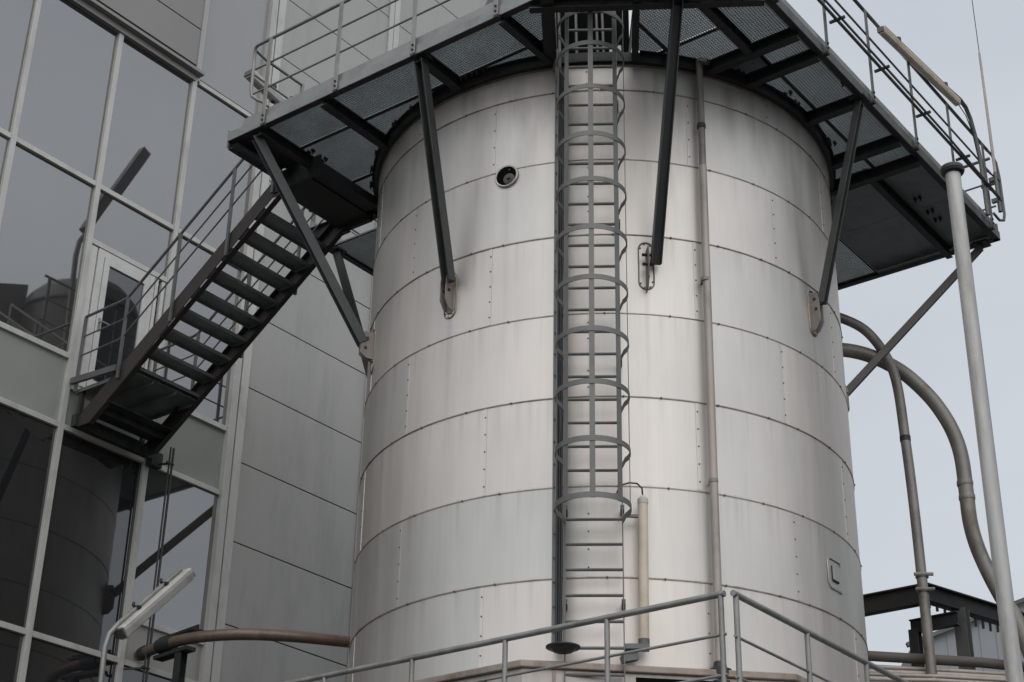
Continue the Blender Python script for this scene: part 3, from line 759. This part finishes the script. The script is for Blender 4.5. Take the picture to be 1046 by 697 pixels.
for v in VB_[1:6]:
    MB().box(FU - .10, FU + .0, v - .045, v + .045, -1.5, 15.98).build('mullion', M['frame'], bd, bevel=.004)
MB().box(FU - .10, FU + .0, -1.40 + .0, -1.31, 15.98, 23.5).build('mullion', M['frame'], bd, bevel=.004)
for z in ZL[1:7]:
    for i in range(6):
        v0, v1 = VB_[i] + .047, VB_[i + 1] - .047
        if z == 10.30 and i == 4: continue
        MB().box(FU - .10, FU - .008, v0, v1, z - .04, z + .04).build('transom', M['frame'], bd, bevel=.004)
MB().box(FU - .10, FU - .008, -1.305, .05, 15.94, 16.02).build('transom', M['frame'], bd, bevel=.004)
MB().box(FU - .10, FU - .008, -1.353, .05, 6.89, 6.97).build('transom', M['framew'], bd, bevel=.004)
MB().box(FU - .10, FU - .008, -2.90, -1.447, 12.18, 12.26).build('transom', M['frame'], bd, bevel=.004)
MB().box(FU - .10, FU - .008, -2.90, -1.447, 9.83, 9.91).build('transom', M['frame'], bd, bevel=.004)
# door
dr = MB(); dz0, dz1 = 9.93, 12.16
for a, b in ((-2.76, -2.65), (-1.78, -1.68)): dr.box(FU - .08, FU - .004, a, b, dz0, dz1)
dr.box(FU - .08, FU - .004, -2.648, -1.782, dz1 - .10, dz1)
for a, b in ((-1.66, -1.60), (-1.53, -1.47)): dr.box(FU - .08, FU - .012, a, b, dz0, dz1)
dr.box(FU - .08, FU - .02, -2.895, -2.78, dz0, dz1)
df = dr.build('door_frame', M['framew'], bd, bevel=.004)
lf = MB()
for a, b in ((-2.64, -2.55), (-1.88, -1.79)): lf.box(FU - .055, FU + .014, a, b, dz0 + .02, dz1 - .11)
lf.box(FU - .055, FU + .014, -2.548, -1.882, dz1 - .21, dz1 - .11); lf.box(FU - .055, FU + .014, -2.548, -1.882, dz0 + .02, dz0 + .16)
door = lf.build('door', M['framew'], bd, bevel=.004)
MB().box(FU - .03, FU - .015, -2.545, -1.885, dz0 + .16, dz1 - .212).build('door_glass', M['glassd'], door)
mb = MB(); mb.box(FU + .014, FU + .024, -2.615, -2.575, 10.86, 11.06); mb.tube([W(FU + .02, -2.595, 10.99), W(FU + .075, -2.595, 10.99), W(FU + .08, -2.57, 10.99), W(FU + .08, -2.44, 10.985)], .013, 8); mb.build('handle', M['galv'], door)
# pilasters
def pilaster(v0, v1, z0=-1.5, z1=23.5):
    w = v1 - v0
    MB().box(FU - .10, FU + .03, v0, v0 + w * .40, z0, z1).build('pilaster', M['pil'], bd, bevel=.004)
    MB().box(FU - .10, FU - .04, v0 + w * .40, v0 + w * .52, z0, z1).build('pilaster_groove', M['clad_dark'], bd)
    MB().box(FU - .10, FU + .012, v0 + w * .52, v1, z0, z1).build('pilaster', M['frame'], bd, bevel=.004)
pilaster(.06, .40); pilaster(3.08, 3.38); pilaster(6.1, 6.4)
# metal sandwich panels
for v0, v1 in ((.405, 3.075), (3.385, 6.095), (6.405, 9.1)):
    k = -6
    while 7.30 + 1.28 * k < 23:
        z0 = 7.30 + 1.28 * k; z0_, z1_ = max(-1.5, z0 + .009), z0 + 1.28 - .009
        if z1_ > z0_ + .1: MB().box(FU - .10, FU - .004, v0, v1, z0_, z1_).build('metal_panel', M['clad'], bd, bevel=.004)
        k += 1
# projecting clad box over the glazing
for k, (z0, z1) in enumerate(((16.16, 16.86), (16.88, 18.16), (18.18, 19.46), (19.48, 20.76), (20.78, 22.0))):
    MB().box(FU - .10, FU + .10, -9.1, -1.50, z0, z1).build('metal_panel', M['clad_dark'], bd, bevel=.004)
MB().box(FU - .10, FU + .085, -9.1, -1.515, 16.1, 22.0).build('panel_joint', M['gap'], bd)
MB().box(FU - .10, FU + .125, -9.1, -1.33, 16.04, 16.10).build('drip_ledge', M['clad_dark'], bd, bevel=.006)
MB().box(FU - .10, FU + .12, -1.50, -1.42, 16.102, 22.0).build('corner_trim', M['clad'], bd, bevel=.004)
MB().box(FU - .10, FU + .03, -9.1, -1.42, 15.93, 16.038).build('transom', M['clad_dark'], bd)
MB().box(-16.2, FU + .06, -9.4, 14.2, 24.0, 24.25).build('parapet', M['frame'], bd)

# ------------------------------------------------------------------ brown pipe between building and tank
bp = thing('brown_pipe', 'rusty brown pipe bending from the building wall to the tank', 'pipe', W(-6, -1.28, 6.45))
path = []
ctrl = [(-7.0, -1.12), (-6.6, -1.22), (-6.1, -1.29), (-5.6, -1.24), (-5.06, -1.0), (-4.58, -.56), (-4.16, .0), (-3.75, .55), (-3.3, 1.05), (-2.8, 1.3)]
for i in range(len(ctrl) - 1):
    p0 = ctrl[max(i - 1, 0)]; p1 = ctrl[i]; p2 = ctrl[i + 1]; p3 = ctrl[min(i + 2, len(ctrl) - 1)]
    for s in range(6):
        t = s / 6
        f = lambda a, b, c, d: .5 * (2 * b + (c - a) * t + (2 * a - 5 * b + 4 * c - d) * t * t + (3 * b - a - 3 * c + d) * t ** 3)
        path.append(W(f(p0[0], p1[0], p2[0], p3[0]), f(p0[1], p1[1], p2[1], p3[1]), 6.45))
path.append(W(ctrl[-1][0], ctrl[-1][1], 6.45))
MB().tube(path, .078, 18).build('pipe', M['bpipe'], bp)
mb = MB(); d = (path[12] - path[10]).normalized()
mb.lathe(path[8], d, [(.10, 0), (.10, .30)], 20); mb.build('coupling', M['dark'], bp)
MB().lathe(path[2], (path[3] - path[1]), [(.095, 0), (.095, .12)], 20).build('coupling', M['dark'], bp)
mb = MB(); mb.bar(W(-6.5, -1.12, 6.575), W(-5.75, -1.2, 6.58), .20, .03); mb.bar(W(-6.5, -1.2, 6.30), W(-5.75, -1.3, 6.30), .16, .05); mb.bar(W(-6.5, -1.12, 6.6), W(-5.75, -1.2, 6.62), .02, .07)
mb.build('saddle', M['dark'], bp)
MB().ibeam(W(-5.95, -1.28, -1.6), W(-5.95, -1.28, 6.28), .12, .12, .01, up=W3).build('support_post', M['dark'], bp)
cb = thing('hanging_cable', 'pair of dark vertical cable conduits below the stair landing', 'cable', W(-6.7, -1.23, -1.5))
MB().tube([W(-6.7, -1.19, -1.5), W(-6.7, -1.19, 9.45)], .018, 8).build('conduit', M['dark'], cb)
MB().tube([W(-6.7, -1.245, -1.5), W(-6.7, -1.245, 9.45)], .014, 8).build('conduit', M['rubber'], cb)
mb = MB()
for k in range(4): mb = MB(); mb.bar(W(-6.69, -1.30, .2 + k * 3.0), W(-6.69, -1.17, .2 + k * 3.0), .03, .03); mb.bar(W(-6.69, -1.23, .2 + k * 3.0), W(-6.99, -1.36, .2 + k * 3.0), .025, .025); mb.build('clip', M['dark'], cb)

# ------------------------------------------------------------------ base housing, lower deck, lower railings
base = thing('base_housing', 'beige sheet metal housing with rusty lid under the tank', 'housing', W(0, 0, 3.42))
ply = [(1.17, -3.22), (3.14, -1.32), (3.16, 3.1), (-3.2, 3.1), (-3.2, -3.22)]
MB().prism([W(u, v, 4.50) for u, v in ply], (0, 0, .07)).build('lid', M['lid'], base, bevel=.01)
sc = .985
MB().prism([W(u * sc, v * sc, 3.42) for u, v in ply], (0, 0, 1.078)).build('wall', M['beige'], base, bevel=.006)
a = W(1.17 * sc, -3.22 * sc, 0); b = W(3.14 * sc, -1.32 * sc, 0); e = (b - a).normalized(); nn = V3((e.y, -e.x, 0))
def on_front(s0, s1, z0, z1, off, mt, nm, par=base):
    p = [a + e * s0 + Z3 * z0 + nn * .0, a + e * s1 + Z3 * z0, a + e * s1 + Z3 * z0 + nn * off, a + e * s0 + Z3 * z0 + nn * off]
    return MB().hexa(p + [q + Z3 * (z1 - z0) for q in p]).build(nm, M[mt], par)
on_front(1.12, 1.95, 3.7, 4.46, .006, 'black', 'vent_shade'); on_front(2.0, 2.04, 3.5, 4.49, .012, 'lid', 'corner_trim'); on_front(.30, .33, 3.5, 4.49, .012, 'lid', 'corner_trim')  # flat black sheet paints the shaded inside of the vent
mb = MB()
for k in range(4):
    mb.hexa([a + e * 1.12 + Z3 * (3.8 + k * .16) + nn * .008, a + e * 1.95 + Z3 * (3.8 + k * .16) + nn * .008, a + e * 1.95 + Z3 * (3.77 + k * .16) + nn * .05, a + e * 1.12 + Z3 * (3.77 + k * .16) + nn * .05,
             a + e * 1.12 + Z3 * (3.805 + k * .16) + nn * .008, a + e * 1.95 + Z3 * (3.805 + k * .16) + nn * .008, a + e * 1.95 + Z3 * (3.775 + k * .16) + nn * .05, a + e * 1.12 + Z3 * (3.775 + k * .16) + nn * .05])
mb.build('louvre', M['galv_dark'], base)
MB().box(-1.0, .72, -3.22 * sc - .006, -3.22 * sc - .001, 3.7, 4.44).build('vent_shade', M['black'], base)  # black sheet on the wall, painting the dark inside of the slot
MB().box(.95, .97, -3.22 * sc - .012, -3.22 * sc, 3.5, 4.49).build('corner_trim', M['lid'], base)

dk = thing('lower_deck', 'concrete substructure carrying the tank and the lower walkway', 'deck', W(0, 0, -1.6))
MB().box(-3.6, 3.7, -3.7, 3.6, -1.58, 3.22).build('wall', M['concrete'], dk)
MB().box(-3.9, 3.98, -3.95, 3.9, 3.222, 3.42).build('slab', M['concrete'], dk, bevel=.01)
railing('guard_railing', 'grey lower railing across the tank foot, rising to the corner post', 'railing',
        [(-3.8, -3.87), (3.83, -3.87)], [(3.79, -3.87), (2.62, -3.87), (1.48, -3.87), (.35, -3.87), (-.8, -3.87), (-1.95, -3.87), (-3.1, -3.87)], (4.555, 4.20, 3.85), 3.42, top_r=.029, mid_r=.0135, pw=(.05, .05))
railing('guard_railing', 'grey lower railing sloping down to the right from the corner post', 'railing',
        [(3.91, -3.87), (3.91, 3.8)], [(3.91, -3.82), (3.91, -2.55), (3.91, -1.36), (3.91, -.17), (3.91, 1.02), (3.91, 2.2), (3.91, 3.4)], (4.545, 4.17, 3.82), 3.42, top_r=.029, mid_r=.0135, pw=(.05, .05))

# ------------------------------------------------------------------ vent pole, antenna
vp = thing('vent_pole', 'tall pale grey vent pole with black cap, right of the tank', 'pole', P(3.45, 14, -1.6))
MB().tube([P(3.45, 14, -1.6), P(3.45, 14, 9.02)], .073, 32).build('pole', M['pole'], vp)
mb = MB(); mb.lathe(P(3.45, 14, 8.97), Z3, [(.076, 0), (.108, .015), (.118, .04), (.118, .06), (.108, .085), (.07, .10)], 36); mb.build('cap', M['rubber'], vp)
MB().lathe(P(3.45, 14, -1.6), Z3, [(.2, 0), (.2, .02), (.115, .03), (.115, .08)], 28).build('base_flange', M['galv'], vp)
an = thing('whip_antenna', 'thin whip antenna on the right platform corner', 'antenna', W(3.96, 4.08, 12.3))
MB().tube([W(3.96, 4.08, 12.3), W(3.96, 4.08, 12.95)], .03, 12).build('mount', M['galv_dark'], an)
MB().tube([W(3.96, 4.08, 12.7), W(3.96, 4.10, 15.05)], .022, 10, radii=[.024, .017]).build('sleeve', M['antenna'], an)
MB().tube([W(3.96, 4.10, 15.0), W(3.95, 4.13, 17.2)], .006, 6).build('whip', M['dark'], an)
mb = MB()
for z in (12.5, 12.85): MB().bar(W(3.86, 4.08, z), W(4.0, 4.08, z), .05, .06).build('clamp', M['galv_dark'], an)

# ------------------------------------------------------------------ bent pipes behind the tank
def spline(ctrl, n=8):
    out = []
    for i in range(len(ctrl) - 1):
        p0 = V3(ctrl[max(i - 1, 0)]); p1 = V3(ctrl[i]); p2 = V3(ctrl[i + 1]); p3 = V3(ctrl[min(i + 2, len(ctrl) - 1)])
        for s in range(n):
            t = s / n
            out.append(.5 * (2 * p1 + (p2 - p0) * t + (2 * p0 - 5 * p1 + 4 * p2 - p3) * t * t + (3 * p1 - p0 - 3 * p2 + p3) * t ** 3))
    out.append(V3(ctrl[-1])); return out
pa = thing('bent_pipe', 'slim grey pipe bending down from the tank beside the steel frame', 'pipe', P(4.0, 20.5, 0))
MB().tube(spline([P(2.6, 20.5, 10.90), P(3.0, 20.5, 10.89), P(3.32, 20.5, 10.80), P(3.62, 20.5, 10.60), P(3.85, 20.5, 10.22), P(3.96, 20.5, 9.80), P(4.0, 20.5, 9.0), P(4.03, 20.5, 7.85), P(4.04, 20.5, 5.78), P(4.04, 20.5, 3.0)]), .068, 16).build('pipe', M['pipe'], pa)
mb = MB(); mb.lathe(P(4.0, 20.5, 8.95), Z3, [(.073, 0), (.073, .07)], 18)
mb.build('coupling', M['dark'], pa)
mb = MB()
for z in (7.05, 6.85): MB().lathe(P(4.04, 20.5, z), Z3, [(.085, 0), (.085, .05)], 18).tube([P(3.93, 20.43, z + .025), P(4.17, 20.43, z + .025)], .025, 8).build('pipe_clamp', M['pipe'], pa)
pb = thing('bent_pipe', 'thick weathered pipe curving far out behind the vent pole', 'pipe', P(4.9, 20.5, 0))
MB().tube(spline([P(2.5, 20.6, 10.36), P(3.0, 20.6, 10.36), P(3.31, 20.6, 10.37), P(3.67, 20.6, 10.27), P(4.05, 20.6, 10.04), P(4.35, 20.6, 9.72), P(4.54, 20.6, 9.42), P(4.67, 20.6, 9.10), P(4.735, 20.6, 8.75), P(4.745, 20.6, 8.25), P(4.75, 20.6, 7.86), P(4.80, 20.6, 7.52), P(4.90, 20.6, 7.18), P(5.03, 20.6, 6.84), P(5.25, 20.6, 6.3), P(5.6, 20.6, 4.5), P(5.6, 20.6, 1)]), .098, 18).build('pipe', M['pipe'], pb)
mb = MB()
for z, x in ((8.42, 4.74), (8.22, 4.745)): MB().lathe(P(x, 20.6, z), V3((.02, 0, -1)), [(.104, 0), (.108, .02), (.108, .05), (.104, .07)], 18).build('coupling', M['pipe'], pb)

# ------------------------------------------------------------------ steel frame, pipe run and shed at the right
sf = thing('steel_gantry', 'black steel beam frame low on the right behind the tank', 'frame', W(2.3, 4.2, 0))
zc = 7.0
MB().ibeam(W(-.5, 3.98, zc), W(2.3, 3.98, zc), .14, .26, .02).build('beam', M['dark'], sf)
MB().ibeam(W(2.34, 3.9, zc), W(3.3, 7.2, zc), .14, .24, .02).build('beam', M['dark'], sf)
MB().ibeam(W(1.95, 4.3, zc - .30), W(2.62, 4.28, zc - .30), .10, .18, .015).build('beam', M['dark'], sf)
MB().ibeam(W(2.0, 4.3, zc - .35), W(2.0, 4.3, 4.0), .13, .13, .015, up=W3).build('post', M['dark'], sf)
MB().ibeam(W(2.56, 4.55, zc - .1), W(2.56, 4.55, -1.6), .17, .15, .015, up=W3).build('post', M['galv_dark'], sf)
MB().ibeam(W(1.9, 3.95, 5.95), W(3.6, 7.2, 5.95), .14, .20, .015).build('beam', M['dark'], sf)
mb = MB()
for k in range(14):
    t = k / 13; p = W(2.36 + .55 * t, 4.0 + 1.9 * t, zc - .15); mb.tube([p, p - Z3 * random.uniform(.04, .14)], .02, 5)
for k in range(9): p = W(2.2 + .05 * k, 4.15 + .12 * k, 5.85 + random.uniform(-.02, .03)); mb.bar(p, p + W3 * .2 - Z3 * .1, .03, .05)
mb.build('hanging_cable', M['rubber'], sf)
pr_ = thing('pipe_run', 'beige pipes running beside a brown duct low behind the tank', 'pipes', W(2.2, 3.3, 5.6))
MB().tube([W(1.4, 2.85, 6.08), W(2.9, 4.12, 6.03), W(3.6, 4.9, 6.0)], .065, 16).build('duct', M['roofbrown'], pr_)
for dv, z, r in ((-.05, 5.93, .032), (-.20, 5.84, .04), (-.38, 5.78, .026), (-.6, 5.68, .03)):
    MB().tube([W(1.3, 2.75 + dv * .5, z), W(2.62, 3.9 + dv, z - .03), W(3.5, 4.7 + dv, z - .05)], r, 12).build('pipe', M['downpipe'], pr_)
sh = thing('distant_shed', 'pale grey gabled shed behind the steel frame', 'shed', P(9, 32, -1.6))
g0 = [P(5.6, 30, -1.58), P(16, 30, -1.58), P(16, 30, 8.9), P(10.8, 30, 11.0), P(5.6, 30, 9.0)]
MB().prism(g0, (0, 25, 0)).build('wall', M['shed'], sh)
mb = MB(); mb.bar(P(5.5, 29.93, 9.0), P(10.85, 29.93, 11.06), .12, .075); mb.bar(P(10.8, 29.93, 11.07), P(16.3, 29.93, 8.85), .12, .075); mb.build('verge_trim', M['galv_dark'], sh)
mb = MB()
for k in range(17): mb.wbox(5.65 + k * .3, 5.70 + k * .3, 29.985, 29.999, -1.5, 9.0 + (.05 + k * .3) * .3846 - .05)
mb.build('rib', M['shed'], sh)

# ------------------------------------------------------------------ things beside the view, mirrored in the windows
sp = thing('roof_mast', 'dark lamp mast with tilted arm on the tank roof, mirrored in the window', 'mast', W(-2.6, .1, 12.0))
MB().tube([W(-2.6, .1, 12.0), W(-2.6, .1, 13.5), W(-2.6, .05, 14.9), W(-2.6, .08, 15.2), W(-2.6, .25, 15.55)], .05, 10).build('post', M['galv_dark'], sp)
MB().bar(W(-2.6, .17, 15.45), W(-2.6, 1.2, 17.75), .20, .16, up=U3).build('arm', M['silo'], sp)
si = thing('neighbour_silo', 'dark domed silo mirrored in the window and door glass', 'silo', W(7.7, 7.8, -1.6))
MB().lathe(W(7.7, 7.8, -1.6), Z3, [(1.5, 0), (1.5, 21.6)], 64).build('shell', M['silo'], si)
MB().lathe(W(7.7, 7.8, 20.0), Z3, [(1.56, 0), (1.56, .06), (1.42, .42), (1.15, .74), (.75, .97), (.3, 1.08), (0, 1.1)], 64).build('dome', M['silo'], si)
mb = MB(); q = [W(8.3, 5.0, 0), W(9.6, 5.0, 0), W(9.6, 6.5, 0), W(8.3, 6.5, 0)]
mb.hexa([p - Z3 * 0 for p in q] + [q[0] + Z3 * 20.2, q[1] + Z3 * 20.2, q[2] + Z3 * 20.8, q[3] + Z3 * 20.8]); mb.build('stair_tower', M['silo'], si)
# ------------------------------------------------------------------ camera
f_px = 1693.6; pitch, roll, yaw = .472704, .01944032, -.0620239
cp, spn, cr, sr, cyw, syw = math.cos(pitch), math.sin(pitch), math.cos(roll), math.sin(roll), math.cos(yaw), math.sin(yaw)
fw = V3((cp * syw, cp * cyw, spn)); rt = V3((cyw, -syw, 0)); up = rt.cross(fw)
r2 = rt * cr + up * sr; u2 = up * cr - rt * sr
cam = bpy.data.cameras.new('camera'); co = bpy.data.objects.new('camera', cam); C.objects.link(co)
co.matrix_world = Matrix(((r2.x, u2.x, -fw.x, 0), (r2.y, u2.y, -fw.y, 0), (r2.z, u2.z, -fw.z, H), (0, 0, 0, 1)))
cam.sensor_width = 36; cam.lens = f_px / 1046 * 36; cam.clip_end = 3000
bpy.context.scene.camera = co

# ------------------------------------------------------------------ light
GLOW = 1.85
SUN_AZ, SUN_EL = 170, 50                   # compass degrees (0 = +Y, clockwise), behind the camera
w = bpy.data.worlds.new('World'); bpy.context.scene.world = w; w.use_nodes = True
N = w.node_tree.nodes; L = w.node_tree.links; N.clear()
out = N.new('ShaderNodeOutputWorld'); bg = N.new('ShaderNodeBackground'); L.new(bg.outputs[0], out.inputs[0])
sky = N.new('ShaderNodeTexSky'); sky.sky_type = 'NISHITA'; sky.sun_disc = False
sky.sun_elevation = math.radians(SUN_EL); sky.sun_rotation = math.radians(SUN_AZ)
sky.air_density = 1.0; sky.dust_density = 4.0; sky.ozone_density = 1.0
hs = N.new('ShaderNodeHueSaturation'); hs.inputs['Saturation'].default_value = .35; L.new(sky.outputs[0], hs.inputs['Color'])
# the overcast layer: a grey cloud veil, brightest round the hidden sun
tc = N.new('ShaderNodeTexCoord'); mp = N.new('ShaderNodeMapping'); mp.inputs['Scale'].default_value = (1, 1, 2.2); L.new(tc.outputs['Generated'], mp.inputs[0])
nz = N.new('ShaderNodeTexNoise'); nz.inputs['Scale'].default_value = 2.2; nz.inputs['Detail'].default_value = 5; L.new(mp.outputs[0], nz.inputs['Vector'])
cr_ = N.new('ShaderNodeValToRGB'); cr_.color_ramp.elements[0].position = .3; cr_.color_ramp.elements[0].color = (5.45, 5.95, 6.65, 1)
cr_.color_ramp.elements[1].position = .72; cr_.color_ramp.elements[1].color = (6.75, 7.1, 7.5, 1); L.new(nz.outputs[0], cr_.inputs[0])
d = V3((math.sin(math.radians(SUN_AZ)) * math.cos(math.radians(SUN_EL)), math.cos(math.radians(SUN_AZ)) * math.cos(math.radians(SUN_EL)), math.sin(math.radians(SUN_EL))))
dt = N.new('ShaderNodeVectorMath'); dt.operation = 'DOT_PRODUCT'; L.new(tc.outputs['Generated'], dt.inputs[0]); dt.inputs[1].default_value = d
gl = N.new('ShaderNodeMapRange'); gl.interpolation_type = 'SMOOTHSTEP'; gl.inputs[1].default_value = .1; gl.inputs[2].default_value = 1.0; gl.inputs[3].default_value = 1.0; gl.inputs[4].default_value = GLOW; L.new(dt.outputs['Value'], gl.inputs[0])
ml = N.new('ShaderNodeMix'); ml.data_type = 'RGBA'; ml.blend_type = 'MULTIPLY'; ml.inputs[0].default_value = 1; L.new(cr_.outputs[0], ml.inputs[6]); L.new(gl.outputs[0], ml.inputs[7])
mx = N.new('ShaderNodeMix'); mx.data_type = 'RGBA'; mx.inputs[0].default_value = .8; L.new(hs.outputs[0], mx.inputs[6]); L.new(ml.outputs[2], mx.inputs[7])
L.new(mx.outputs[2], bg.inputs[0]); bg.inputs[1].default_value = .10
sun = bpy.data.lights.new('sun', 'SUN'); sun.energy = .5; sun.angle = math.radians(70); sun.color = (1, .93, .85)
so = bpy.data.objects.new('sun', sun); C.objects.link(so)
so.rotation_euler = d.to_track_quat('Z', 'Y').to_euler(); so.location = d * 60
vs_ = bpy.context.scene.view_settings
vs_.view_transform = 'Standard'; vs_.look = 'None'; vs_.exposure = 0.12; vs_.gamma = 1; vs_.use_curve_mapping = False
for o in bpy.data.objects:
    if '_w' in o: del o['_w']
